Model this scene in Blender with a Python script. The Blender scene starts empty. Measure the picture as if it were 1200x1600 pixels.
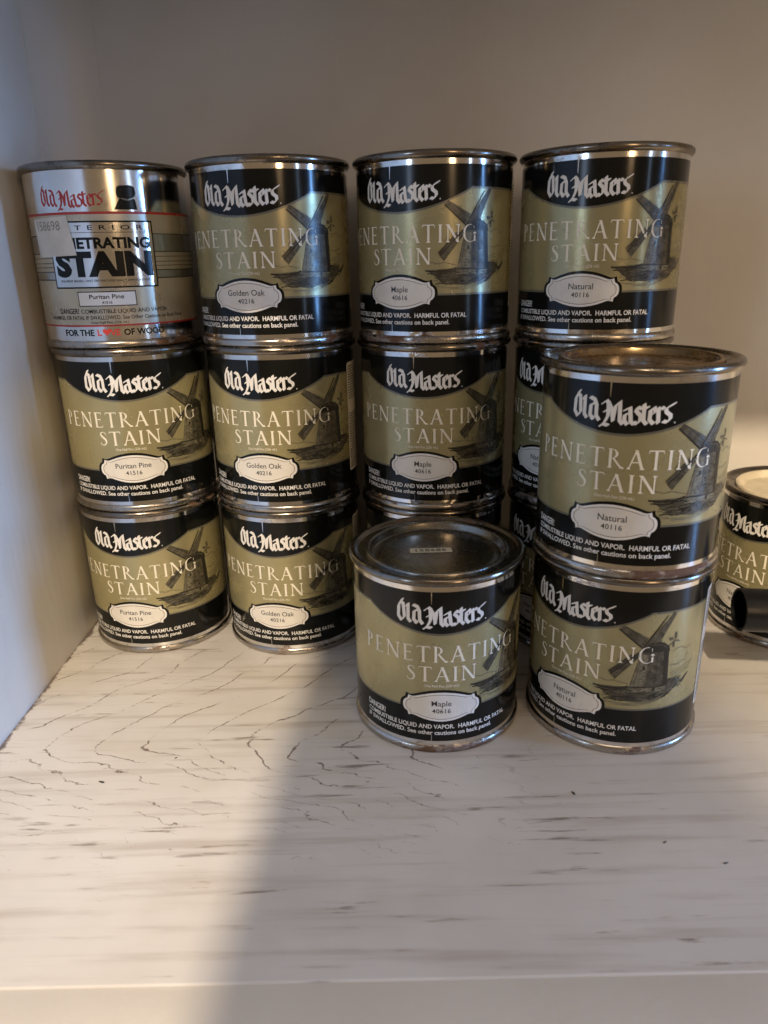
import bpy, bmesh, math, random
from mathutils import Vector, Matrix
random.seed(11)
D = bpy.data
scn = bpy.context.scene
COL = scn.collection
rad = math.radians

# ------------------------------------------------------------------ camera
CAM_Z = 0.19936; PITCH = rad(19.231); ROLL = rad(-1.282)
cam = D.cameras.new('camera'); camo = D.objects.new('camera', cam); COL.objects.link(camo)
fw = Vector((0, math.cos(PITCH), -math.sin(PITCH))); up0 = Vector((0, math.sin(PITCH), math.cos(PITCH))); rt0 = Vector((1, 0, 0))
rt = math.cos(ROLL) * rt0 + math.sin(ROLL) * up0
up = -math.sin(ROLL) * rt0 + math.cos(ROLL) * up0
camo.matrix_world = Matrix(((rt.x, up.x, -fw.x, 0), (rt.y, up.y, -fw.y, 0), (rt.z, up.z, -fw.z, CAM_Z), (0, 0, 0, 1)))
cam.sensor_fit = 'VERTICAL'; cam.sensor_height = 36; cam.sensor_width = 27; cam.lens = 36 * 1137.14 / 1600
cam.clip_start = 0.01; cam.clip_end = 50
cam.dof.use_dof = True; cam.dof.focus_distance = 0.355; cam.dof.aperture_fstop = 15
scn.camera = camo

# ------------------------------------------------------------------ world and lamps
W = D.worlds.new('World'); scn.world = W; W.use_nodes = True
W.node_tree.nodes['Background'].inputs[0].default_value = (1.0, 0.70, 0.42, 1)
W.node_tree.nodes['Background'].inputs[1].default_value = 0.20

def lamp(name, kind, loc, target, energy, color, **kw):
    l = D.lights.new(name, kind); l.energy = energy; l.color = color
    for k, v in kw.items(): setattr(l, k, v)
    o = D.objects.new(name, l); COL.objects.link(o); o.location = loc
    o.rotation_euler = (Vector(target) - Vector(loc)).to_track_quat('-Z', 'Y').to_euler()
    return o
WARM = (1.0, 0.80, 0.57); COOL = (0.20, 0.47, 1.0)
# daylight window to the right of the cupboard
lamp('window_light_side', 'AREA', (1.75, -0.12, 0.24), (-0.15, 0.27, 0.10), 45, COOL, shape='RECTANGLE', size=0.40, size_y=0.5)
# far window behind the photographer on the left
lamp('window_light_rear', 'AREA', (-1.25, -1.15, 0.55), (0, 0.35, 0.1), 4.2, (0.55, 0.73, 1.0), shape='RECTANGLE', size=0.20, size_y=0.75)
# narrow strip lamp, added to give the tins a cool right-hand streak
lamp('added_streak_light', 'AREA', (1.25, -0.75, 0.45), (0.05, 0.36, 0.15), 1.1, (0.50, 0.70, 1.0), shape='RECTANGLE', size=0.055, size_y=0.9)
# warm room ceiling lamp, cut into two spots whose edges imitate the photographer's shadow
LP = (-0.15, -1.5, 1.75)
def beam(name, az, dep, size, energy, roll, tall, soft=.005):
    a, d = rad(az), rad(dep)
    t = (LP[0] + math.sin(a) * math.cos(d), LP[1] + math.cos(a) * math.cos(d), LP[2] - math.sin(d))
    o = lamp(name, 'SPOT', LP, t, energy, WARM, spot_size=rad(size), spot_blend=0.02, shadow_soft_size=soft)
    o.scale = (1, tall, 1)
    o.rotation_euler = (o.rotation_euler.to_matrix() @ Matrix.Rotation(rad(roll), 3, 'Z')).to_euler()
beam('room_lamp_shaped_left', -8.2, 43, 17, 235, -9, 5, .010)
beam('room_lamp_shaped_right', 19.2, 40.0, 16, 300, 0, 1, .05)
# broad soft fill added overhead to brighten the shaded part of the shelf
lamp('added_shelf_fill', 'AREA', (0.25, -0.55, 1.9), (0.05, 0.20, 0.0), 7, (1.0, 0.80, 0.62), shape='RECTANGLE', size=1.3, size_y=0.6)
# warm lamp further back in the room, seen in the tin
lamp('room_lamp_far', 'AREA', (0.75, -1.5, 0.75), (0, 0.35, 0.12), 5, (1.0, 0.66, 0.36), shape='RECTANGLE', size=0.25, size_y=0.7)

scn.view_settings.view_transform = 'Standard'; scn.view_settings.look = 'None'
scn.view_settings.exposure = 0; scn.view_settings.gamma = 1
scn.render.engine = 'CYCLES'
scn.render.resolution_x = 768; scn.render.resolution_y = 1024
scn.cycles.max_bounces = 8; scn.cycles.glossy_bounces = 5; scn.cycles.diffuse_bounces = 4
scn.cycles.sample_clamp_indirect = 4.0

# ------------------------------------------------------------------ material helpers
class NT:
    def __init__(s, name):
        s.m = D.materials.new(name); s.m.use_nodes = True; s.t = s.m.node_tree; s.n = s.t.nodes
        s.b = s.n['Principled BSDF']
    def new(s, kind, **kw):
        n = s.n.new(kind)
        for k, v in kw.items(): setattr(n, k, v)
        return n
    def put(s, sock, v):
        if hasattr(v, 'is_linked'): s.t.links.new(v, sock)
        elif isinstance(v, (tuple, list)) and len(v) == 3 and sock.type == 'RGBA': sock.default_value = (*v, 1)
        else: sock.default_value = v
    def math(s, op, a, b=None, c=None, clamp=False):
        n = s.new('ShaderNodeMath', operation=op, use_clamp=clamp); s.put(n.inputs[0], a)
        if b is not None: s.put(n.inputs[1], b)
        if c is not None: s.put(n.inputs[2], c)
        return n.outputs[0]
    def noise(s, vec, scale, detail=4, rough=.55, dist=0, out=0):
        n = s.new('ShaderNodeTexNoise'); s.put(n.inputs['Vector'], vec); n.inputs['Scale'].default_value = scale
        n.inputs['Detail'].default_value = detail; n.inputs['Roughness'].default_value = rough; n.inputs['Distortion'].default_value = dist
        return n.outputs[out]
    def ramp(s, fac, a, b, va=0.0, vb=1.0):
        n = s.new('ShaderNodeMapRange'); s.put(n.inputs[0], fac); n.inputs[1].default_value = a; n.inputs[2].default_value = b
        n.inputs[3].default_value = va; n.inputs[4].default_value = vb; n.interpolation_type = 'SMOOTHSTEP'
        return n.outputs[0]
    def mix(s, fac, a, b):
        n = s.new('ShaderNodeMix', data_type='RGBA'); s.put(n.inputs[0], fac); s.put(n.inputs[6], a); s.put(n.inputs[7], b)
        return n.outputs[2]
    def map(s, vec, scale=(1, 1, 1), loc=(0, 0, 0), rot=(0, 0, 0)):
        n = s.new('ShaderNodeMapping'); s.put(n.inputs[0], vec); n.inputs[1].default_value = loc; n.inputs[2].default_value = rot; n.inputs[3].default_value = scale
        return n.outputs[0]
    def obj(s): return s.new('ShaderNodeTexCoord').outputs['Object']
    def rnd_obj(s):
        # object coordinates shifted by a per-object random amount
        r = s.new('ShaderNodeObjectInfo').outputs['Random']
        c = s.new('ShaderNodeCombineXYZ'); s.put(c.inputs[0], r); s.put(c.inputs[1], s.math('MULTIPLY', r, 3.7)); s.put(c.inputs[2], s.math('MULTIPLY', r, 7.1))
        a = s.new('ShaderNodeVectorMath', operation='ADD'); s.put(a.inputs[0], s.obj()); s.put(a.inputs[1], c.outputs[0])
        return a.outputs[0]
    def bump(s, h, strength, dist):
        n = s.new('ShaderNodeBump'); s.put(n.inputs['Height'], h); n.inputs['Strength'].default_value = strength; n.inputs['Distance'].default_value = dist
        s.t.links.new(n.outputs[0], s.b.inputs['Normal'])
    def set(s, **kw):
        for k, v in kw.items(): s.put(s.b.inputs[k.replace('_', ' ')], v)
        return s.m

def simple(name, col, rough, metal=0.0, spec=0.5, wear=0.12, scale=90):
    t = NT(name); v = t.rnd_obj(); n = t.noise(v, scale, 5)
    f = t.ramp(n, .3, .7, 1 - wear, 1 + wear)
    m = t.new('ShaderNodeMix', data_type='RGBA', blend_type='MULTIPLY'); m.inputs[0].default_value = 1
    m.inputs[6].default_value = (*col, 1); c = t.new('ShaderNodeCombineXYZ')
    for i in range(3): t.put(c.inputs[i], f)
    t.t.links.new(c.outputs[0], m.inputs[7])
    t.set(Base_Color=m.outputs[2], Roughness=t.ramp(t.noise(v, scale * .45, 4), .3, .7, rough * .8, rough * 1.25), Metallic=metal)
    t.b.inputs['Specular IOR Level'].default_value = spec
    return t.m

def tin_mat(name, col, rough, rust_amt, rust_scale=55, dark=(.10, .095, .085), dark_amt=.35):
    t = NT(name); v = t.rnd_obj()
    st = t.map(v, (1, 1, 2.2))
    r = t.noise(st, rust_scale, 6, .65); big = t.noise(v, 17, 2)
    f = t.ramp(t.math('ADD', r, t.math('MULTIPLY', big, .5)), .92 - rust_amt, 1.02 - rust_amt)
    gr = t.ramp(t.noise(v, 120, 5, .7), .48, .75, 0, dark_amt)
    base = t.mix(gr, col, dark)
    fine = t.noise(v, 420, 3)
    rust = t.mix(fine, (.075, .036, .018), (.20, .11, .06))
    t.set(Base_Color=t.mix(f, base, rust), Metallic=t.ramp(f, 0, 1, 1, .15),
          Roughness=t.math('ADD', t.ramp(f, 0, 1, rough, .75), t.math('MULTIPLY', gr, .35)))
    t.bump(t.math('ADD', t.math('MULTIPLY', f, t.math('ADD', fine, .4)), t.math('MULTIPLY', t.noise(v, 60, 3), .25)), .25, .0006)
    return t.m

M = {}
M['tin'] = tin_mat('bright_tin', (.80, .78, .75), .11, .02)
M['rim'] = tin_mat('rim_tin', (.24, .215, .185), .20, .07, 60, (.045, .036, .028), .75)
M['seam'] = tin_mat('seam_tin', (.46, .43, .39), .24, .10, 48, (.09, .07, .05), .5)
M['lid'] = tin_mat('lid_tin', (.27, .26, .235), .26, .0, 60)
M['lid_brown'] = tin_mat('stained_lamplit_lid_tin', (.36, .25, .13), .24, .13, 50, (.10, .05, .02), .5)  # brown stain, plus the warm lamp's golden reflection put into the colour
M['lid_pale'] = simple('cream_lid', (.66, .58, .42), .35, 0, .5, .15, 60)  # even cream colour for the lid of the low tin
M['black'] = simple('black_ink', (.006, .0065, .0055), .16, 0, .32, .25)
M['tan'] = simple('khaki_ink', (.40, .355, .185), .25, .42, .5, .05)
M['grey'] = simple('grey_line_ink', (.17, .16, .12), .25, .3)
M['white'] = simple('white_ink', (.80, .78, .73), .35, 0, .4, .05)
M['cream'] = simple('cream_serif_ink', (.86, .81, .66), .35, 0, .4, .05)
M['plate'] = simple('plate_ink', (.74, .71, .64), .30, 0, .5, .05)
M['plate_line'] = simple('plate_line_ink', (.22, .18, .12), .3)
M['ink_dark'] = simple('etching_dark_ink', (.022, .020, .013), .28, .1)
M['ink_mid'] = simple('etching_mid_ink', (.085, .075, .048), .28, .1, wear=.4, scale=400)
M['ink_light'] = simple('etching_light_ink', (.19, .17, .11), .28, .2, wear=.3, scale=400)
M['red'] = simple('red_ink', (.42, .035, .03), .3)
M['beige'] = simple('beige_ink', (.55, .50, .38), .30, .45, .5, .10)
M['silver'] = simple('silver_ink', (.80, .79, .77), .15, 1.0, .5, .06)
M['dull_silver'] = simple('dull_silver_ink', (.50, .50, .46), .2, .85, .5, .06)
M['paper'] = simple('sticker_paper', (.66, .66, .62), .6, 0, .3, .08)
M['old_paper'] = simple('lid_sticker_paper', (.70, .66, .52), .5, 0, .4, .15)
M['digit'] = simple('digit_ink', (.03, .03, .03), .5)
M['faded_digit'] = simple('faded_digit_ink', (.26, .26, .24), .5)
M['plastic'] = simple('black_plastic', (.004, .0045, .005), .30, 0, .3, .2)

def wall_mat():
    t = NT('white_painted_wall'); v = t.obj()
    n = t.noise(v, 9, 4); b = t.noise(t.map(v, (1, 1, .18)), 240, 4); sp = t.noise(v, 150, 2)
    c = t.mix(t.ramp(n, .35, .65), (.66, .62, .55), (.72, .685, .62))
    c = t.mix(t.ramp(sp, .775, .80), c, (.22, .17, .12))
    t.set(Base_Color=c, Roughness=t.ramp(n, .3, .7, .38, .5))
    t.bump(t.math('ADD', b, t.math('MULTIPLY', n, 1.5)), .22, .0007)
    return t.m
M['wall'] = wall_mat()

def shelf_mat():
    t = NT('worn_white_painted_wood'); v = t.obj()
    s = t.new('ShaderNodeSeparateXYZ'); t.put(s.inputs[0], v); x, y = s.outputs[0], s.outputs[1]
    w1 = t.math('SUBTRACT', t.noise(t.map(v, (.55, 1, 1)), 14, 3, .5), .5)
    w2 = t.math('SUBTRACT', t.noise(t.map(v, (.5, 1, 1)), 85, 4, .6), .5)
    # cathedral grain: nested arrowheads pointing to the left wall
    dy = t.math('ADD', t.math('SUBTRACT', y, .262), t.math('MULTIPLY', w1, .030))
    dy = t.math('ADD', dy, t.math('MULTIPLY', x, .06))
    dy = t.math('ADD', dy, t.math('MULTIPLY', w2, .008))
    ab = t.math('SUBTRACT', t.math('SQRT', t.math('ADD', t.math('MULTIPLY', dy, dy), .00022)), .0148)
    up_ = t.ramp(dy, -.010, .016)
    lo = t.math('MULTIPLY_ADD', ab, 18.0, 3.0)
    k = t.math('ADD', t.math('MULTIPLY', up_, 1.05), t.math('MULTIPLY', t.math('SUBTRACT', 1, up_), lo))
    k2 = t.math('ADD', t.math('MULTIPLY', up_, 1.05), t.math('MULTIPLY', t.math('SUBTRACT', 1, up_), t.math('MULTIPLY_ADD', ab, 36.0, 3.0)))
    g = t.math('SUBTRACT', t.math('ADD', t.math('ADD', x, t.math('MULTIPLY', w1, .085)), t.math('MULTIPLY', w2, .016)), t.math('MULTIPLY', k, ab))
    ph = t.math('FRACT', t.math('DIVIDE', g, .0225))
    ln = t.math('ABSOLUTE', t.math('SUBTRACT', ph, .5))
    fib = t.noise(t.map(v, (.22, 1, 1), rot=(0, 0, rad(14))), 900, 4, .75)
    brk = t.noise(t.map(v, (.7, 1, 1)), 60, 4, .65)
    thr = t.math('MULTIPLY', t.math('SUBTRACT', t.ramp(brk, .33, .58, -.006, .013), t.math('MULTIPLY', t.math('SUBTRACT', 1, up_), t.math('MULTIPLY', ab, .22))), t.math('MULTIPLY_ADD', k2, .62, 1.2))
    line = t.ramp(t.math('SUBTRACT', t.math('ADD', thr, t.math('MULTIPLY', t.math('SUBTRACT', fib, .5), .10)), ln), -.008, .022)
    line = t.math('MULTIPLY', line, t.ramp(x, -.01, .08, 1, .0))
    # loose horizontal streaks of bare grain
    st = t.noise(t.map(v, (.085, 1, 1)), 300, 5, .66)
    reg = t.noise(t.map(v, (.45, 1, 1)), 26, 3)
    streak = t.math('MULTIPLY', t.ramp(st, .585, .675), t.ramp(reg, .40, .58, .12, 1))
    pit = t.ramp(t.noise(t.map(v, (.6, 1, 1)), 130, 3, .6), .735, .79)
    grain = t.math('MAXIMUM', t.math('MULTIPLY', line, .9), t.math('MAXIMUM', t.math('MULTIPLY', streak, .75), pit))
    n = t.noise(v, 12, 4); yel = t.noise(t.map(v, (.5, 1, 1)), 21, 4)
    paint = t.mix(t.ramp(n, .3, .7), (.60, .575, .53), (.70, .68, .645))
    paint = t.mix(t.ramp(yel, .52, .75, 0, .45), paint, (.50, .42, .31))
    sm = t.noise(t.map(v, (.06, 1, 1)), 150, 4, .6)
    paint = t.mix(t.ramp(sm, .48, .72, 0, .46), paint, (.36, .30, .24))
    bare = t.mix(t.noise(v, 300, 3), (.07, .045, .03), (.20, .135, .09))
    # grime caught in the joint at the side wall
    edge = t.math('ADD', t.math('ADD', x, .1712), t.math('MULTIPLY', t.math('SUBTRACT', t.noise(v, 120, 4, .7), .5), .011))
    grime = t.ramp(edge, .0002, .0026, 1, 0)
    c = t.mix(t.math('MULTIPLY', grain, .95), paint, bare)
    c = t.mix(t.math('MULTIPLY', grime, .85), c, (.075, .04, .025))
    t.set(Base_Color=c, Roughness=t.math('ADD', t.ramp(n, .3, .7, .30, .42), t.math('MULTIPLY', grain, .3)))
    h = t.math('SUBTRACT', t.math('ADD', t.math('MULTIPLY', t.noise(v, 55, 4), .35), t.math('MULTIPLY', t.noise(t.map(v, (.1, 1, 1)), 300, 3), .16)), t.math('MULTIPLY', grain, .8))
    t.bump(h, .35, .0009)
    return t.m
M['shelf'] = shelf_mat()

# ------------------------------------------------------------------ mesh helpers
def link(name, me, mats, parent=None):
    o = D.objects.new(name, me); COL.objects.link(o)
    if not me.materials:
        for m in (mats if isinstance(mats, (list, tuple)) else [mats]): me.materials.append(M[m])
    if parent: o.parent = parent
    return o
def from_bm(name, bm, smooth=True):
    me = D.meshes.new(name); bm.to_mesh(me); bm.free()
    if smooth:
        for p in me.polygons: p.use_smooth = True
    return me
def lathe(name, prof, seg=128, sharp=35):
    bm = bmesh.new(); rings = []
    for r, z in prof:
        if r < 1e-6: rings.append([bm.verts.new((0, 0, z))])
        else: rings.append([bm.verts.new((r * math.cos(2 * math.pi * i / seg), r * math.sin(2 * math.pi * i / seg), z)) for i in range(seg)])
    for a, b in zip(rings, rings[1:]):
        for i in range(seg):
            j = (i + 1) % seg
            if len(a) == 1: bm.faces.new((a[0], b[i], b[j]))
            elif len(b) == 1: bm.faces.new((a[i], a[j], b[0]))
            else: bm.faces.new((a[i], a[j], b[j], b[i]))
    bmesh.ops.recalc_face_normals(bm, faces=bm.faces)
    for e in bm.edges:
        if len(e.link_faces) == 2 and e.calc_face_angle(0) > rad(sharp): e.smooth = False
    return from_bm(name, bm)
def box(name, x0, x1, y0, y1, z0, z1, bevel=0.0, seg=3):
    bm = bmesh.new(); bmesh.ops.create_cube(bm, size=1)
    for v in bm.verts: v.co = Vector((x0 + (v.co.x + .5) * (x1 - x0), y0 + (v.co.y + .5) * (y1 - y0), z0 + (v.co.z + .5) * (z1 - z0)))
    if bevel: bmesh.ops.bevel(bm, geom=list(bm.edges), offset=bevel, segments=seg, profile=.5, affect='EDGES')
    return from_bm(name, bm, bool(bevel))
def tag(o, label=None, cat=None, group=None, kind=None):
    if label: o['label'] = label
    if cat: o['category'] = cat
    if group: o['group'] = group
    if kind: o['kind'] = kind
    return o

# ------------------------------------------------------------------ the cupboard
WX = -0.1712; BY = 0.440; TOPZ = 0.345; RX = 0.62; FY = 0.156
tag(link('shelf', box('shelf', WX - .02, RX, FY, BY + .012, -.022, 0, .0006), 'shelf'), kind='structure')
tag(link('shelf_edge_strip', box('shelf_edge_strip', WX - .02, RX, FY - .022, FY + .001, -.034, -.0006, .001), 'wall'), kind='structure')
tag(link('wall_left', box('wall_left', WX - .02, WX, FY - .02, BY + .012, -.003, TOPZ + .03), 'wall'), kind='structure')
tag(link('wall_right', box('wall_right', RX, RX + .02, FY - .02, BY + .012, -.02, TOPZ + .03), 'wall'), kind='structure')
tag(link('wall_back', box('wall_back', WX + .0002, RX, BY, BY + .012, -.003, TOPZ + .03), 'wall'), kind='structure')
bm = bmesh.new(); fr_ = .026; pro = [(WX - .004, BY + .004), (WX - .004, BY - fr_)] + [(WX + fr_ - (fr_ - .0003) * math.cos(rad(q)), BY - fr_ + (fr_ - .0003) * math.sin(rad(q))) for q in range(0, 91, 6)] + [(WX + fr_, BY + .004)]
lo_ = [bm.verts.new((x, y, .0004)) for x, y in pro]; hi_ = [bm.verts.new((x, y, TOPZ - .0004)) for x, y in pro]
for i in range(len(pro)):
    j = (i + 1) % len(pro); bm.faces.new((lo_[i], lo_[j], hi_[j], hi_[i]))
bm.faces.new(hi_); bm.faces.new(lo_[::-1]); bmesh.ops.recalc_face_normals(bm, faces=bm.faces)
for e in bm.edges:
    if e.calc_face_angle(0) > rad(30): e.smooth = False
tag(link('wall_corner_fillet', from_bm('wall_corner_fillet', bm), 'wall'), kind='structure')  # fillet added to soften the shading where the walls meet
tag(link('upper_shelf', box('upper_shelf', WX + .0002, RX, FY - .010, BY - .0003, TOPZ, TOPZ + .020, .001), 'wall'), kind='structure')

# ------------------------------------------------------------------ flat art, later wrapped round a can
class Art:
    """2D triangles in millimetres (x along the label, y = height on the can), each with a material index and layer."""
    def __init__(s, mats): s.mats = mats; s.tris = []; s.n = 0
    def poly(s, pts, mat=0, layer=0, step=True):
        if step: s.n += 1
        d = layer + (s.n % 12) * .004
        for i in range(1, len(pts) - 1): s.tri(pts[0], pts[i], pts[i + 1], mat, d)
    def tri(s, a, b, c, mat, d):
        p = (a, b, c)
        best = max(range(3), key=lambda i: abs(p[i][0] - p[(i + 1) % 3][0]))
        if abs(p[best][0] - p[(best + 1) % 3][0]) > 1.6:
            q, r, t = p[best], p[(best + 1) % 3], p[(best + 2) % 3]
            m = ((q[0] + r[0]) / 2, (q[1] + r[1]) / 2)
            s.tri(q, m, t, mat, d); s.tri(m, r, t, mat, d)
        else:
            cr = (b[0] - a[0]) * (c[1] - a[1]) - (b[1] - a[1]) * (c[0] - a[0])
            if abs(cr) < 1e-9: return
            s.tris.append((a, b, c, mat, d) if cr > 0 else (a, c, b, mat, d))
    def rect(s, x0, y0, x1, y1, mat=0, layer=0): s.poly([(x0, y0), (x1, y0), (x1, y1), (x0, y1)], mat, layer)
    def line(s, pts, w, mat=0, layer=0):
        for (x0, y0), (x1, y1) in zip(pts, pts[1:]):
            l = math.hypot(x1 - x0, y1 - y0) or 1; nx, ny = -(y1 - y0) / l * w / 2, (x1 - x0) / l * w / 2
            ex, ey = (x1 - x0) / l * w * .3, (y1 - y0) / l * w * .3
            s.poly([(x0 + nx - ex, y0 + ny - ey), (x0 - nx - ex, y0 - ny - ey), (x1 - nx + ex, y1 - ny + ey), (x1 + nx + ex, y1 + ny + ey)], mat, layer, False)
        s.n += 1
    def mesh(s, name, R=None):
        vs = []; fs = []; ids = []
        for a, b, c, m, d in s.tris:
            i = len(vs)
            for p in (a, b, c):
                if R is None: vs.append((p[0] * .001, p[1] * .001, d * .001))
                else:
                    r = R + d * .001; an = p[0] * .001 / R
                    vs.append((r * math.sin(an), -r * math.cos(an), p[1] * .001))
            fs.append((i, i + 1, i + 2)); ids.append(m)
        me = D.meshes.new(name); me.from_pydata(vs, [], fs)
        me.polygons.foreach_set('material_index', ids)
        for m in s.mats: me.materials.append(M[m])
        if R is not None:
            me.polygons.foreach_set('use_smooth', [True] * len(fs))
            me.normals_split_custom_set([(vs[l.vertex_index][0] / R, vs[l.vertex_index][1] / R, 0) for l in me.loops])
        return me

_tc = {}
def text_tris(body, bold=0.0, spacing=1.0, shear=0.0):
    """triangles of a line of type, cap height 1, starting at x = 0"""
    key = (body, bold, spacing, shear)
    if key in _tc: return _tc[key]
    def raw(b, bo):
        cu = D.curves.new('type', 'FONT'); cu.body = b; cu.size = 1; cu.offset = bo; cu.resolution_u = 3; cu.space_character = spacing; cu.shear = shear
        o = D.objects.new('type', cu); COL.objects.link(o)
        dg = bpy.context.evaluated_depsgraph_get(); me = D.meshes.new_from_object(o.evaluated_get(dg))
        me.calc_loop_triangles()
        tr = [[(me.vertices[i].co.x, me.vertices[i].co.y) for i in t.vertices] for t in me.loop_triangles]
        D.objects.remove(o); D.curves.remove(cu); D.meshes.remove(me)
        return tr
    ys = [p[1] for t in raw('H', 0) for p in t]; y0, H = min(ys), max(ys) - min(ys)
    tr = raw(body, bold)
    x0 = min(p[0] for t in tr for p in t)
    tr = [[((p[0] - x0) / H, (p[1] - y0) / H) for p in t] for t in tr]
    _tc[key] = (tr, max(p[0] for t in tr for p in t))
    return _tc[key]
def put_text(art, body, x, y, cap, width=None, align='c', bold=0.0, spacing=1.0, mat=0, layer=0, shear=0.0, skip=None):
    tr, w = text_tris(body, bold, spacing, shear)
    sx = cap if width is None else width / w
    ox = x - (w * sx / 2 if align == 'c' else 0)
    art.n += 1; d = layer + (art.n % 12) * .004
    for t in tr:
        pts = [(ox + p[0] * sx, y + p[1] * cap) for p in t]
        art.tri(*pts, mat, d)

def hull(pts):
    pts = sorted(set((round(a, 6), round(b, 6)) for a, b in pts))
    def half(ps):
        h = []
        for p in ps:
            while len(h) > 1 and (h[-1][0] - h[-2][0]) * (p[1] - h[-2][1]) - (h[-1][1] - h[-2][1]) * (p[0] - h[-2][0]) <= 0: h.pop()
            h.append(p)
        return h
    a, b = half(pts), half(pts[::-1])
    return a[:-1] + b[:-1]

# broad-nib lettering of the name at the top of the labels; drawn units: 780 wide, x-height 130
NAME = [
 [(166, 186), (162, 282), (190, 320)], [(208, 158), (218, 282), (190, 320)], [(166, 186), (186, 146), (208, 160)], [(186, 148), (202, 118)],
 [(240, 176), (252, 152), (252, 296), (274, 320)],
 [(306, 216), (302, 292), (330, 324)], [(300, 156), (334, 168), (352, 210), (354, 292), (378, 326)], [(304, 214), (346, 196)], [(318, 318), (354, 294)],
 [(402, 190), (430, 166), (446, 180), (448, 280), (428, 330), (396, 368)], [(392, 366), (420, 352), (452, 358)], [(446, 178), (478, 240), (488, 318)],
 [(488, 300), (500, 200), (534, 164)], [(532, 168), (538, 312), (560, 336)], [(420, 250), (446, 236)],
 [(572, 262), (572, 308), (594, 336)], [(570, 226), (608, 204), (620, 312), (642, 330)], [(572, 264), (612, 244)], [(594, 334), (620, 312)],
 [(688, 206), (664, 198), (652, 226), (688, 262), (688, 298), (664, 326), (644, 314)],
 [(708, 172), (710, 298), (734, 322)], [(690, 206), (738, 194)],
 [(756, 214), (754, 288), (782, 318), (800, 300)], [(756, 214), (782, 192), (794, 226), (758, 254)],
 [(812, 194), (818, 310)], [(816, 214), (838, 190), (852, 200)],
 [(930, 158), (886, 184), (868, 202), (874, 226), (906, 248), (908, 276), (884, 302), (856, 296)],
]
def put_name(art, cx, y, width, mat=0, layer=0, nib=31.0, thick=8.0):
    k = width / 780.0; a = rad(38); c, s = math.cos(a), math.sin(a)
    nb = [(c * u - s * v, s * u + c * v) for u in (-nib / 2, nib / 2) for v in (-thick / 2, thick / 2)]
    for st in NAME:
        for p, q in zip(st, st[1:]):
            pts = [(z[0] + n[0], (330 - z[1]) + n[1] - (z[0] - 545) * .030) for z in (p, q) for n in nb]
            art.poly([(cx + (u - 545) * k, y + v * k) for u, v in hull(pts)], mat, layer)
    art.poly([(cx + (398 + 6 * math.cos(q)) * k, y + (14 + 6 * math.sin(q)) * k) for q in [i * math.pi / 4 for i in range(8)]], mat, layer)

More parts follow.
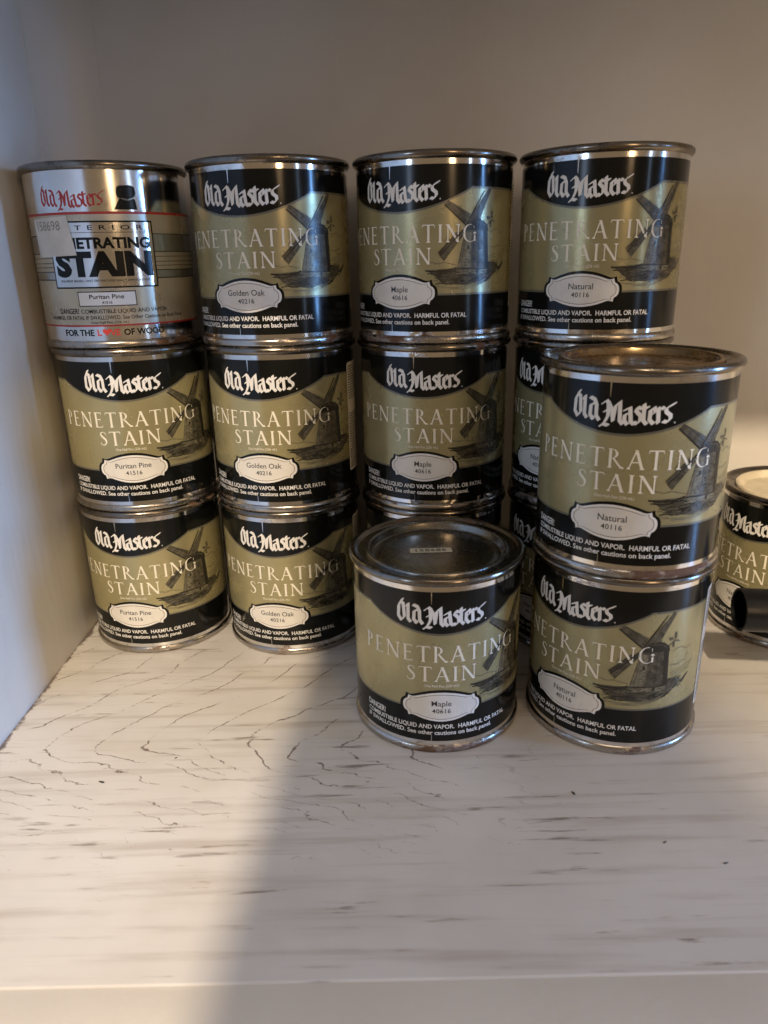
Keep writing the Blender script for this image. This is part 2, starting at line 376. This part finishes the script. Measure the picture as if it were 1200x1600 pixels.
# inscriptional capitals; cap height 1
def cap_glyph(ch):
    P = []
    def V(x, w=.135, y0=0, y1=1): P.append([(x - w / 2, y0), (x + w / 2, y0), (x + w / 2, y1), (x - w / 2, y1)])
    def Hh(x0, x1, y, w=.055): P.append([(x0, y - w / 2), (x1, y - w / 2), (x1, y + w / 2), (x0, y + w / 2)])
    def Dg(x0, y0, x1, y1, w): P.append([(x0 - w / 2, y0), (x0 + w / 2, y0), (x1 + w / 2, y1), (x1 - w / 2, y1)])
    def sf(x, y, l=.12, r=.12):
        t = .034; yy = y if y < .5 else y - t
        P.append([(x - l, yy), (x + r, yy), (x + r, yy + t), (x - l, yy + t)])
        g = 1 if y < .5 else -1; b = yy + t if g > 0 else yy
        P.append([(x - l * .75, b), (x + r * .75, b), (x + .05, b + g * .07), (x - .05, b + g * .07)])
    def arc(cx, cy, rx, ry, a0, a1, w0, w1, wp, n=16):
        pr = None
        for i in range(n + 1):
            f = i / n; a = rad(a0 + (a1 - a0) * f); w = w0 + (w1 - w0) * f + wp * math.sin(math.pi * f) ** 1.5
            o = (cx + (rx + w / 2) * math.cos(a), cy + (ry + w * .2) * math.sin(a)); q = (cx + (rx - w / 2) * math.cos(a), cy + (ry - w * .2) * math.sin(a))
            if pr: P.append([pr[0], o, q, pr[1]])
            pr = (o, q)
    if ch in 'PR':
        V(.14); sf(.14, 0); sf(.14, 1, .12, .05); arc(.18, .74, .27, .24, 92, -92, .05, .05, .08)
    if ch == 'R': Dg(.30, .50, .70, 0, .125); sf(.72, 0, .04, .10)
    if ch == 'E':
        V(.14); sf(.14, 0, .12, .05); sf(.14, 1, .12, .05); Hh(.14, .52, .978); Hh(.14, .45, .53); Hh(.14, .55, .022)
        Dg(.505, .86, .535, .99, .03); Dg(.57, .15, .535, .01, .03); Dg(.44, .45, .445, .61, .028)
    if ch == 'N': V(.13, .065); V(.75, .065); Dg(.12, 1, .74, 0, .155); sf(.13, 0); sf(.75, 1); sf(.10, 1, .09, .03)
    if ch == 'T': V(.37); sf(.37, 0); Hh(.02, .72, .975); Dg(.01, .84, .04, .99, .032); Dg(.73, .84, .70, .99, .032)
    if ch == 'A': Dg(.06, 0, .39, 1, .068); Dg(.70, 0, .38, 1, .15); Hh(.18, .58, .36); sf(.06, 0, .09, .1); sf(.70, 0, .12, .12)
    if ch == 'I': V(.15); sf(.15, 0); sf(.15, 1)
    if ch == 'G':
        arc(.46, .5, .40, .485, 52, 312, .045, .05, .10, 24); V(.76, .105, .06, .44); sf(.76, .47, .12, .11); Dg(.71, .74, .70, .92, .03)
    if ch == 'S':
        pt = [(.43, .80), (.41, .90), (.33, .965), (.22, .965), (.125, .89), (.115, .77), (.19, .65), (.31, .53), (.42, .40), (.445, .25), (.37, .09), (.25, .03), (.13, .055), (.055, .17)]
        ww = [.02, .035, .05, .06, .085, .11, .135, .145, .135, .11, .08, .06, .045, .025]
        pr = None
        for i, p in enumerate(pt):
            a = pt[max(0, i - 1)]; b = pt[min(len(pt) - 1, i + 1)]; l = math.hypot(b[0] - a[0], b[1] - a[1])
            n = (-(b[1] - a[1]) / l * ww[i] / 2, (b[0] - a[0]) / l * ww[i] / 2)
            o, q = (p[0] + n[0], p[1] + n[1]), (p[0] - n[0], p[1] - n[1])
            if pr: P.append([pr[0], o, q, pr[1]])
            pr = (o, q)
        Dg(.445, .76, .43, .92, .03); Dg(.045, .08, .06, .25, .03)
    return P
ADV = dict(P=.60, E=.63, N=.88, T=.74, R=.80, A=.78, I=.30, G=.92, S=.50)
CAPS = {c: cap_glyph(c) for c in ADV}
def put_caps(art, word, cx, y, cap, width, mat=0, layer=0):
    gap = .17; tot = sum(ADV[c] for c in word) + gap * (len(word) - 1); k = width / tot; x = cx - width / 2
    for c in word:
        for p in CAPS[c]: art.poly([(x + u * k, y + v * cap) for u, v in p], mat, layer)
        x += (ADV[c] + gap) * k

# ------------------------------------------------------------------ can bodies
H = 0.08082; R = 0.0368
mm = .001
body_me = lathe('can_body', [(R, 3.0 * mm), (R, 30 * mm), (R, 55 * mm), (R, 77.6 * mm)])
seam_me = lathe('bottom_seam', [(0, 1.6 * mm), (35.2 * mm, 1.6 * mm), (35.6 * mm, .2 * mm), (36.4 * mm, 0), (37.3 * mm, .25 * mm), (37.75 * mm, 1.0 * mm), (37.75 * mm, 2.6 * mm), (37.45 * mm, 3.3 * mm), (36.75 * mm, 3.75 * mm)], 128, 60)
t = H * 1000
rim_me = lathe('rim', [(36.75 * mm, (t - 3.7) * mm), (37.6 * mm, (t - 3.3) * mm), (38.25 * mm, (t - 2.6) * mm), (38.5 * mm, (t - 1.8) * mm), (38.3 * mm, (t - .7) * mm), (37.6 * mm, (t - .1) * mm), (36.6 * mm, t * mm),
                       (35.7 * mm, (t - .3) * mm), (35.0 * mm, (t - 1.2) * mm), (34.4 * mm, (t - 1.5) * mm), (33.2 * mm, (t - 1.55) * mm), (31.2 * mm, (t - 1.9) * mm), (30.9 * mm, (t - 4) * mm)], 128, 60)
lid_me = lathe('lid', [(31.1 * mm, (t - 3.0) * mm), (31.3 * mm, (t - 1.0) * mm), (30.6 * mm, (t - .45) * mm), (29.7 * mm, (t - .55) * mm), (29.2 * mm, (t - 1.2) * mm), (28.7 * mm, (t - 3.4) * mm), (28.0 * mm, (t - 3.9) * mm),
                       (26.6 * mm, (t - 3.9) * mm), (25.9 * mm, (t - 3.5) * mm), (25.0 * mm, (t - 3.3) * mm), (12 * mm, (t - 3.15) * mm), (0, (t - 3.1) * mm)], 128, 60)
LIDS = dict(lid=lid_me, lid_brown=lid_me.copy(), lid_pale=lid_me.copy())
LB, LT = 5.6, 75.0; LH = LT - LB          # printed sheet, mm above the base
DEG = R * 1000 * math.pi / 180             # mm of label per degree
def Z(tt): return LB + tt * LH

# --- windmill label, flat sheet
def label_sheet():
    a = Art(['black', 'tan', 'grey'])
    def top(s):
        if abs(s) >= 51: return .873
        return .735 + .135 * (abs(s) / 51.0) ** 1.9
    cuts = sorted(set([i * 2.5 for i in range(-72, 73)] + [-51, 51]))
    for s0, s1 in zip(cuts, cuts[1:]):
        x0, x1 = s0 * DEG, s1 * DEG; m = (s0 + s1) / 2
        def q(b0, b1, t0, t1, mat): a.poly([(x0, Z(b0)), (x1, Z(b1)), (x1, Z(t1)), (x0, Z(t0))], mat, 0.05, False)
        if -102 < m < 134:
            u0, u1 = top(s0), top(s1)
            q(0, 0, .228, .228, 0); q(.228, .228, .240, .240, 2); q(.240, .240, u0 - .013, u1 - .013, 1)
            q(u0 - .013, u1 - .013, u0, u1, 2); q(u0, u1, 1, 1, 0)
        else: q(0, 0, 1, 1, 0)
    return a.mesh('label', R)
label_me = label_sheet()

def name_mesh():
    a = Art(['white', 'tin', 'grey']); put_name(a, 0, Z(.792), 36.5, 0, .12)
    return a.mesh('logo_lettering', R)
name_me = name_mesh()
def score_mesh(y0, y1, w0, w1):
    a = Art(['tin']); x = -4.2; a.poly([(x - w0, y0), (x + w0, y0), (x + w1, y1), (x - w1, y1)], 0, .10)
    return a.mesh('score_mark', R)
score_top = score_mesh(Z(.925), Z(1), .08, .26); score_bot = score_mesh(Z(0), Z(.045), .13, .08)
def title_mesh():
    a = Art(['cream'])
    put_caps(a, 'PENETRATING', 0, Z(.548), .106 * LH, 71.5, 0, .17)
    put_caps(a, 'STAIN', 0, Z(.418), .100 * LH, 29.5, 0, .17)
    put_text(a, 'One Half Pint (236 mL)', 0, Z(.380), 1.15, 14.5, layer=.17, bold=.005)
    return a.mesh('title_lettering', R)
title_me = title_mesh()
def warn_mesh():
    a = Art(['white'])
    put_text(a, 'DANGER!', -56 * DEG, Z(.134), 2.6, 10.6, 'l', .022, layer=.12)
    put_text(a, 'COMBUSTIBLE LIQUID AND VAPOR.  HARMFUL OR FATAL', -56 * DEG, Z(.090), 1.95, 67.0, 'l', .018, layer=.12)
    put_text(a, 'IF SWALLOWED. See other cautions on back panel.', -56 * DEG, Z(.047), 1.95, 59.0, 'l', .018, layer=.12)
    return a.mesh('warning_lettering', R)
warn_me = warn_mesh()

def windmill_mesh():
    a = Art(['ink_mid', 'ink_dark', 'ink_light', 'tan']); rnd = random.Random(5)
    # drawn in the pixels of a 1183 x 1600 enlargement: x 75..1010 spans 21..86 degrees
    def P(x, y): return ((22 + (x - 60) * .0675) * DEG, Z(.90 - (y - 100) * .000585))
    def pl(pts, m, l=.10): a.poly([P(*p) for p in pts], m, l)
    def ln(pts, w, m=1, l=.12): a.line([P(*p) for p in pts], w, m, l)
    # clouds and far shore
    for pts in ([(735, 600), (790, 575), (850, 572), (900, 610), (960, 590), (985, 600)], [(930, 650), (915, 720)], [(720, 750), (800, 760), (870, 735), (920, 745)],
                [(730, 850), (850, 820), (930, 790), (1020, 770)], [(750, 870), (860, 850), (960, 820), (1000, 800)], [(790, 900), (900, 870), (990, 840)],
                [(60, 900), (140, 920), (200, 905), (330, 935)], [(240, 640), (210, 690), (235, 730)]):
        ln(pts, .22, 0)
    # ground, bank and boat
    pl([(30, 985), (130, 990), (250, 985), (340, 970), (560, 1000), (700, 960), (760, 905), (850, 925), (880, 960), (790, 1040), (700, 1110), (560, 1150), (330, 1165), (130, 1130), (200, 1100), (90, 1060), (120, 1020)][0:1] + [(130, 1005), (260, 1000), (340, 965), (480, 1010), (700, 975), (640, 1090), (450, 1150), (200, 1125), (150, 1070)], 0)
    pl([(640, 1050), (720, 905), (860, 930), (885, 965), (800, 1040), (700, 1110), (560, 1150)], 0, .09)
    pl([(860, 985), (960, 905), (982, 905), (900, 1000)], 1)
    for k in range(150):
        x = rnd.uniform(100, 700); y = rnd.uniform(1000, 1140); l = rnd.uniform(30, 110)
        if ((x - 400) / 330) ** 2 + ((y - 1065) / 85) ** 2 > 1: continue
        ln([(x, y), (x + l * .5, y - rnd.uniform(-6, 16)), (x + l, y - rnd.uniform(0, 26))], rnd.uniform(.12, .34), 1)
    for k in range(40):
        x = rnd.uniform(690, 850); y = rnd.uniform(925, 1040); ln([(x, y), (x + rnd.uniform(20, 60), y - rnd.uniform(5, 40))], rnd.uniform(.1, .25), 1)
    ln([(20, 990), (120, 1000), (260, 990), (330, 965)], .7); ln([(40, 1020), (160, 1030), (240, 1015)], .5); ln([(120, 1130), (180, 1120), (240, 1135)], .5)
    ln([(130, 1155), (300, 1172), (480, 1160), (640, 1110), (715, 1060), (640, 1040)], .42, 2); ln([(240, 1185), (450, 1185), (620, 1140), (760, 1060), (840, 1000)], .3, 2)
    # tower
    pl([(425, 560), (695, 580), (715, 970), (700, 1035), (330, 1030), (350, 965)], 0, .10)
    pl([(425, 600), (500, 605), (490, 960), (350, 965)], 2, .13)
    pl([(640, 585), (695, 585), (715, 965), (665, 985)], 1, .13)
    pl([(340, 985), (700, 985), (698, 1030), (330, 1030)], 2, .13)
    for k in range(70):
        y = rnd.uniform(620, 960); x = rnd.uniform(400, 660); ln([(x, y), (x + rnd.uniform(8, 40), y + rnd.uniform(-6, 6))], rnd.uniform(.1, .22), 1, .16)
    for x in (405, 480, 560, 640): ln([(x + 20, 610), (x - 20 + (x - 405) * .25, 960)], .14, 1, .16)
    ln([(345, 972), (710, 978)], .3, 1, .16); pl([(450, 735), (470, 735), (468, 775), (448, 775)], 1, .16); pl([(560, 985), (585, 985), (585, 1025), (560, 1025)], 1, .16)
    # cap
    pl([(430, 580), (440, 520), (480, 485), (560, 465), (640, 485), (690, 530), (705, 585)], 1, .14); pl([(575, 440), (600, 440), (603, 475), (578, 475)], 1, .15)
    ln([(520, 500), (620, 505), (670, 545)], .3, 0, .19)
    # tail fan
    ln([(690, 525), (740, 480)], .35, 1, .15)
    for p in ([(735, 390), (765, 385), (765, 455), (742, 465)], [(675, 440), (720, 440), (735, 465), (690, 475)], [(745, 470), (810, 490), (800, 503), (745, 485)], [(722, 490), (748, 485), (745, 550), (725, 550)]): pl(p, 0, .15)
    # sails
    for q, d in (([(415, 545), (440, 500), (700, 160), (735, 170), (590, 470), (470, 520)], None), ([(205, 330), (250, 285), (480, 420), (420, 520)], None), ([(140, 805), (330, 600), (410, 600), (205, 893)], None)):
        pl(q, 0, .155)
    for p in ([(440, 510), (640, 190)], [(210, 330), (430, 530)], [(165, 835), (400, 580)], [(190, 870), (405, 610)], [(430, 540), (380, 620)]): ln(p, .55, 1, .175)
    for p in ([(470, 515), (690, 190)], [(240, 310), (450, 500)], [(205, 885), (410, 620)], [(145, 805), (340, 620)], [(500, 510), (725, 185)], [(265, 300), (470, 460)]): ln(p, .22, 1, .175)
    for k in range(14):
        f = k / 14
        ln([(460 + 210 * f, 500 - 310 * f), (490 + 222 * f, 512 - 320 * f)], .12, 2, .18)
        ln([(165 + 215 * f, 845 - 235 * f), (200 + 200 * f, 880 - 260 * f)], .12, 2, .18)
        ln([(225 + 200 * f, 325 + 185 * f), (255 + 200 * f, 297 + 150 * f)], .12, 2, .18)
    return a.mesh('windmill_picture', R)
mill_me = windmill_mesh()

CART = [(0, 1), (.14, .985), (.30, .93), (.45, .845), (.58, .745), (.68, .66), (.74, .635), (.80, .655), (.855, .70), (.865, .56), (.885, .44), (.94, .375), (.985, .23), (1, .08)]
def cartouche(w, h):
    q = CART; pts = [(x, y) for x, y in q] + [(x, -y) for x, y in q[::-1]] + [(-x, -y) for x, y in q[1:]] + [(-x, y) for x, y in q[::-1][:-1]]
    return [(x * w, y * h) for x, y in pts]
def fan(a, pts, c, mat, layer):
    a.n += 1
    for p, q in zip(pts, pts[1:] + pts[:1]): a.tri((c[0], c[1]), (c[0] + p[0], c[1] + p[1]), (c[0] + q[0], c[1] + q[1]), mat, layer)
def plate_mesh():
    a = Art(['plate', 'white', 'plate_line', 'black']); c = (0, Z(.243)); w, h = 16.4, 7.0
    fan(a, cartouche(w + 1.25, h + 1.2), c, 3, .20); fan(a, cartouche(w, h), c, 1, .225); fan(a, cartouche(w - 1.15, h - .95), c, 2, .25); fan(a, cartouche(w - 1.45, h - 1.25), c, 0, .275)
    return a.mesh('shade_plate', R)
plate_me = plate_mesh()
def shade_mesh(nm, num):
    a = Art(['digit']); y = Z(.243)
    put_text(a, nm, 0, y + .48, 2.45, align='c', bold=.007, layer=.30); put_text(a, num, 0, y - 2.9, 2.0, align='c', bold=.013, layer=.30, spacing=1.08)
    return a.mesh('shade_lettering', R)
SHADES = dict(pine=('Puritan Pine', '41516'), oak=('Golden Oak', '40216'), maple=('Maple', '40616'), natural=('Natural', '40116'))
shade_me = {k: shade_mesh(*v) for k, v in SHADES.items()}
def side_panel_mesh(d0, d1):
    a = Art(['plate', 'digit']); rnd = random.Random(8)
    x0, x1, y0, y1, r = d0 * DEG, d1 * DEG, Z(.13), Z(.93), 1.6
    a.rect(x0 + r, y0, x1, y1, 0, .20); a.rect(x0, y0 + r, x0 + r, y1 - r, 0, .20)
    for cy, a0 in ((y1 - r, 90), (y0 + r, 180)):
        for k in range(6):
            b0, b1 = rad(a0 + k * 15), rad(a0 + k * 15 + 15)
            a.tri((x0 + r, cy), (x0 + r + r * math.cos(b0), cy + r * math.sin(b0)), (x0 + r + r * math.cos(b1), cy + r * math.sin(b1)), 0, .20)
    y = y1 - 2.4
    while y > y0 + 1.5:
        if not (.55 < (y - y0) / (y1 - y0) < .66):
            x = x0 + 1.3
            while x < x1 - 1:
                w = rnd.uniform(.6, 2.3); a.rect(x, y, min(x + w, x1 - .6), y + .62, 1, .235); x += w + .45
        y -= 1.32
    return a.mesh('side_text_panel', R)
side_near, side_far = side_panel_mesh(78, 110), side_panel_mesh(99, 131)

# --- the older silver label
SIL_STK = None
def silver_label():
    a = Art(['silver', 'beige', 'dull_silver', 'digit', 'red'])
    rows = [(4.2, 10.3, 0), (10.3, 11.1, 4), (11.1, 31.0, 1), (31.0, 31.5, 3), (31.5, 34.6, 2), (34.6, 35.0, 3), (35.0, 42.6, 1), (42.6, 43.0, 3), (43.0, 50.4, 2), (50.4, 50.8, 3), (50.8, 58.9, 1), (58.9, 60.0, 4), (60.0, 76.9, 0)]
    for s in range(-180, 180, 3):
        for y0, y1, m in rows: a.poly([(s * DEG, y0), ((s + 3) * DEG, y0), ((s + 3) * DEG, y1), (s * DEG, y1)], m, .05, False)
    for y in (36.6, 38.4, 40.6): a.rect(-180 * DEG, y, 180 * DEG, y + .28, 3, .09)
    return a.mesh('label', R)
def silver_boxes():
    a = Art(['silver', 'black', 'white'])
    a.rect(-24.6, 27.4, 24.6, 56.2, 1, .12); a.rect(-23.9, 28.1, 23.9, 55.5, 0, .17)
    a.rect(-23.0, 51.2, 23.0, 51.42, 1, .20)
    a.rect(-13.2, 19.4, 13.2, 26.0, 1, .12); a.rect(-12.8, 19.8, 12.8, 25.6, 2, .17)
    return a.mesh('title_box', R)
def silver_text():
    a = Art(['black', 'digit', 'red'])
    put_text(a, 'INTERIOR', 0, 52.4, 1.9, 40, bold=.012, spacing=1.9, layer=.21)
    put_text(a, 'PENETRATING', 0, 44.7, 4.3, 45.0, bold=.042, layer=.21)
    put_text(a, 'STAIN', 0, 33.2, 9.3, 45.0, bold=.062, layer=.21)
    put_text(a, 'SOLVENT-BASED, FAST DRYING FOR EARLY APPLICATIONS', 0, 30.2, .95, 42, bold=.01, layer=.21)
    put_text(a, 'Puritan Pine', 0, 22.7, 1.9, 15.5, bold=.012, layer=.21); put_text(a, '41516', 0, 20.5, 1.15, 4.6, bold=.012, layer=.21)
    put_text(a, 'DANGER!', -24.5, 16.2, 2.3, 10.6, 'l', .012, layer=.11); put_text(a, 'COMBUSTIBLE LIQUID AND VAPOR', -12.6, 16.3, 1.75, 40, 'l', .004, layer=.11)
    put_text(a, 'HARMFUL OR FATAL IF SWALLOWED. See Other Cautions on Back Panel', 2.5, 13.5, 1.7, 68, bold=.004, layer=.11)
    put_text(a, 'One Half Pint (236 mL)', 0, 11.6, 1.1, 17, bold=.003, layer=.11)
    put_text(a, 'FOR THE', -15.6, 6.2, 2.7, 15.5, bold=.028, layer=.11); put_text(a, 'OF WOOD', 15.2, 6.2, 2.7, 19.0, bold=.028, layer=.11)
    put_text(a, 'L', -5.4, 6.2, 2.7, bold=.03, mat=2, layer=.11); put_text(a, 'V', .9, 6.2, 2.7, bold=.03, mat=2, layer=.14); put_text(a, 'E', 3.2, 6.2, 2.7, bold=.03, mat=2, layer=.11)
    pts = []
    for i in range(28):
        q = 2 * math.pi * i / 28; pts.append((1.9 * math.sin(q) ** 3, 1.75 * (13 * math.cos(q) - 5 * math.cos(2 * q) - 2 * math.cos(3 * q) - math.cos(4 * q)) / 16))
    fan(a, pts, (-2.0, 7.9), 2, .11)
    return a.mesh('title_lettering', R)
def silver_name():
    a = Art(['red', 'black', 'dull_silver']); put_name(a, -10.5, 62.1, 30.5, 0, .11, 24, 6)
    # small dark emblem: a wide hat over a cloak
    cx, cy = 13.6, 61.0
    a.poly([(cx - 5.2, cy - .3), (cx + 5.0, cy - .2), (cx + 4.5, cy + 3.4), (cx + 3.3, cy + 5.2), (cx - 2.2, cy + 4.8), (cx - 3.0, cy + 1.6)], 1, .11)
    a.poly([(cx - 3.2, cy + 4.6), (cx + 4.6, cy + 4.8), (cx + 5.0, cy + 6.6), (cx + 4.6, cy + 9.2), (cx + 2.6, cy + 9.9), (cx - 1.6, cy + 9.7), (cx - 3.2, cy + 8.8), (cx - 3.6, cy + 6.4)], 1, .15)
    a.line([(cx - 1.5, cy + 4.4), (cx + 1, cy + 3.6), (cx + 3.8, cy + 4.6), (cx + 4.9, cy + 6.2)], .25, 2, .2)
    return a.mesh('logo_lettering', R)

def new_can(pos, k, s_off, shade, label, silver=False, lid='lid'):
    x, y = pos
    root = D.objects.new('stain_can', None); COL.objects.link(root); root.empty_display_size = .02
    root.location = (x, y, k * H); root.rotation_euler[2] = -math.atan2(x, y) + rad(s_off)
    tag(root, label, 'can', 'small tins of wood stain stacked on the shelf')
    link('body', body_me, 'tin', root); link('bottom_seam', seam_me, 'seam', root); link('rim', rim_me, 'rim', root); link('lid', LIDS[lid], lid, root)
    if silver:
        lb = link('label', silver_label(), [], root); lb['label'] = 'older silver and beige printed label with red stripes'
        link('title_box', silver_boxes(), [], lb); link('title_lettering', silver_text(), [], lb); link('logo_lettering', silver_name(), [], lb)
    else:
        lb = link('label', label_me, [], root)
        for n, me in (('logo_lettering', name_me), ('title_lettering', title_me), ('warning_lettering', warn_me), ('windmill_picture', mill_me), ('shade_plate', plate_me), ('shade_lettering', shade_me[shade]), ('side_text_panel', side_near if shade == 'oak' and k < 2 else side_far), ('score_mark', score_top), ('score_mark', score_bot)):
            link(n, me, [], lb)
    return root

S1 = 'the stack touching the left side wall'; S2 = 'the stack next to the one at the side wall'
c = new_can((-.1312, .3865), 2, -10, 'pine', 'silver and beige tin with red stripes and a white price sticker on its label', True)
# price sticker curling round the silver label
a = Art(['paper', 'digit'])
a.poly([(-33.5, 41.2), (-10.6, 41.8), (-13.0, 58.4), (-34.6, 57.6)], 0, .34)
stk = link('price_sticker', a.mesh('price_sticker', R), [], c)
a = Art(['faded_digit'])
put_text(a, '158698', -24.2, 52.6, 3.9, 14.6, bold=.0, layer=.42)
link('sticker_digits', a.mesh('sticker_digits', R), [], stk)
new_can((-.1290, .3850), 1, -10, 'pine', 'khaki windmill tin directly under the silver tin, in the stack at the side wall')
new_can((-.1294, .3852), 0, -25, 'pine', 'khaki windmill tin on the shelf at the bottom of the stack at the side wall')
new_can((-.0512, .3791), 2, -22, 'oak', 'windmill tin beside the silver tin, on top of the second stack from the side wall')
new_can((-.0510, .3788), 1, -19, 'oak', 'middle windmill tin of the second stack from the side wall, showing its pale side panel')
new_can((-.0514, .3800), 0, -17, 'oak', 'bottom windmill tin of the second stack from the side wall, standing on the shelf')
new_can((.0272, .3759), 2, -25, 'maple', 'windmill tin on top of the stack behind the single tin with a stickered lid')
new_can((.0270, .3756), 1, -8, 'maple', 'middle windmill tin of the stack behind the single tin with a stickered lid')
new_can((.0270, .3764), 0, -15, 'maple', 'bottom windmill tin almost hidden behind the single tin with a stickered lid')
new_can((.1047, .3672), 2, -10, 'natural', 'windmill tin on top of the tall stack behind the pair of tins, highest of all')
new_can((.1050, .3696), 1, -34, 'natural', 'middle windmill tin of the tall stack, largely hidden by the upper of the paired tins')
new_can((.1050, .3696), 0, -34, 'natural', 'bottom tin of the tall stack, in the dark gap behind the front tins')
fm = new_can((.0227, .2959), 0, 3.5, 'maple', 'single windmill tin standing alone in front, with a small numbered sticker on its lid')
new_can((.1026, .2917), 0, -29, 'natural', 'lower tin of the front pair, dark windmill label turned towards the open side')
new_can((.1023, .2908), 1, -7, 'natural', 'upper tin of the front pair with a brown stained lid in plain view', lid='lid_brown')
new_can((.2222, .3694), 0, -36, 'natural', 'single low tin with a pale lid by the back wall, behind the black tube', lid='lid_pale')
# numbered sticker on the front lid
a = Art(['old_paper', 'digit']); a.rect(-9.2, -2.6, 9.2, 2.6, 0, 0)
stk = link('price_sticker', a.mesh('price_sticker', None), [], fm); stk.location = (-.0025, .000, (t - 2.95) * mm); stk.rotation_euler[2] = -fm.rotation_euler[2] + rad(1)
a = Art(['digit']); put_text(a, '158686', 0, -1.2, 2.6, 13.6, bold=.02, spacing=1.15, layer=.06)
link('sticker_digits', a.mesh('sticker_digits', None), [], stk)

# ------------------------------------------------------------------ black tube entering from the right
def tube_along(name, pts, ro, ri, seg=48):
    bm = bmesh.new(); n = len(pts); fr = []
    for i, p in enumerate(pts):
        d = (pts[min(i + 1, n - 1)] - pts[max(i - 1, 0)]).normalized(); u = d.cross(Vector((0, 1, 0.001))).normalized(); v = d.cross(u); fr.append((p, u, v))
    def ring(f, r): return [bm.verts.new(f[0] + f[1] * r * math.cos(2 * math.pi * k / seg) + f[2] * r * math.sin(2 * math.pi * k / seg)) for k in range(seg)]
    out = [ring(f, ro) for f in fr]; inn = [ring(f, ri) for f in fr]
    def join(a, b):
        for k in range(seg): bm.faces.new((a[k], a[(k + 1) % seg], b[(k + 1) % seg], b[k]))
    for a_, b_ in zip(out, out[1:]): join(a_, b_)
    for a_, b_ in zip(inn, inn[1:]): join(b_, a_)
    join(inn[0], out[0]); join(out[-1], inn[-1])
    bmesh.ops.recalc_face_normals(bm, faces=bm.faces)
    for e in bm.edges:
        if len(e.link_faces) == 2 and e.calc_face_angle(0) > rad(40): e.smooth = False
    return from_bm(name, bm)
tr = D.objects.new('elbow_tube', None); COL.objects.link(tr); tr.location = (.268, .285, 0)
tag(tr, 'black plastic elbow tube with its open end in front of the low tin', 'tube')
st = Vector((.1600, .2960, .0455)); dr = Vector((1, -.10, -.02)).normalized()
pts = [st + dr * (.004 * i) for i in range(22)]
e0 = pts[-1]; rr = .022
pts += [e0 + dr * (rr * math.sin(rad(q))) + Vector((0, 0, -rr * (1 - math.cos(rad(q))))) for q in range(10, 91, 10)]
pts.append(Vector((pts[-1].x, pts[-1].y, .006)))
tb = link('tube', tube_along('tube', [p - tr.location for p in pts], .0098, .0086), 'plastic', tr)
fo = link('foot_flange', lathe('foot_flange', [(.0085, .0062), (.0085, .0004), (.009, .0001), (.018, .0001), (.0186, .0008), (.0186, .0046), (.018, .0052), (.0102, .0060), (.0101, .0074)], 64, 40), 'plastic', tr)
fo.location = (pts[-1].x - tr.location.x, pts[-1].y - tr.location.y, 0)

# ------------------------------------------------------------------ crumbs lying on the shelf
def crumb(x, y, l, rz, i, lab=''):
    bm = bmesh.new(); bmesh.ops.create_icosphere(bm, subdivisions=2, radius=1); r = random.Random(i)
    for v in bm.verts: v.co *= r.uniform(.75, 1.15)
    for v in bm.verts: v.co = Vector((v.co.x * l, v.co.y * l * .32, v.co.z * l * .25))
    o = link('crumb', from_bm('crumb', bm), 'ink_dark'); o.location = (x, y, l * .2); o.rotation_euler[2] = rz
    tag(o, lab, 'crumb', 'crumbs on the shelf')
for i, (x, y, l, rz, lab) in enumerate([
    (-.1176, .2447, .0014, -.3, 'brown sliver of wood lying on the shelf near the left side wall'),
    (-.091, .259, .0007, .9, 'tiny dark crumb among the arrow-shaped grain lines, near the side wall stack'),
    (.0716, .2320, .0013, 2.0, 'largest dark crumb, on the bare shelf in front of the gap between the front tins'),
    (.0977, .2060, .0009, .5, 'dark crumb on the shelf straight in front of the lower paired tin'),
    (.1150, .1960, .0010, .2, 'dark crumb farthest from the tins, close to the front strip of the shelf')]):
    crumb(x, y, l, rz, i, lab)
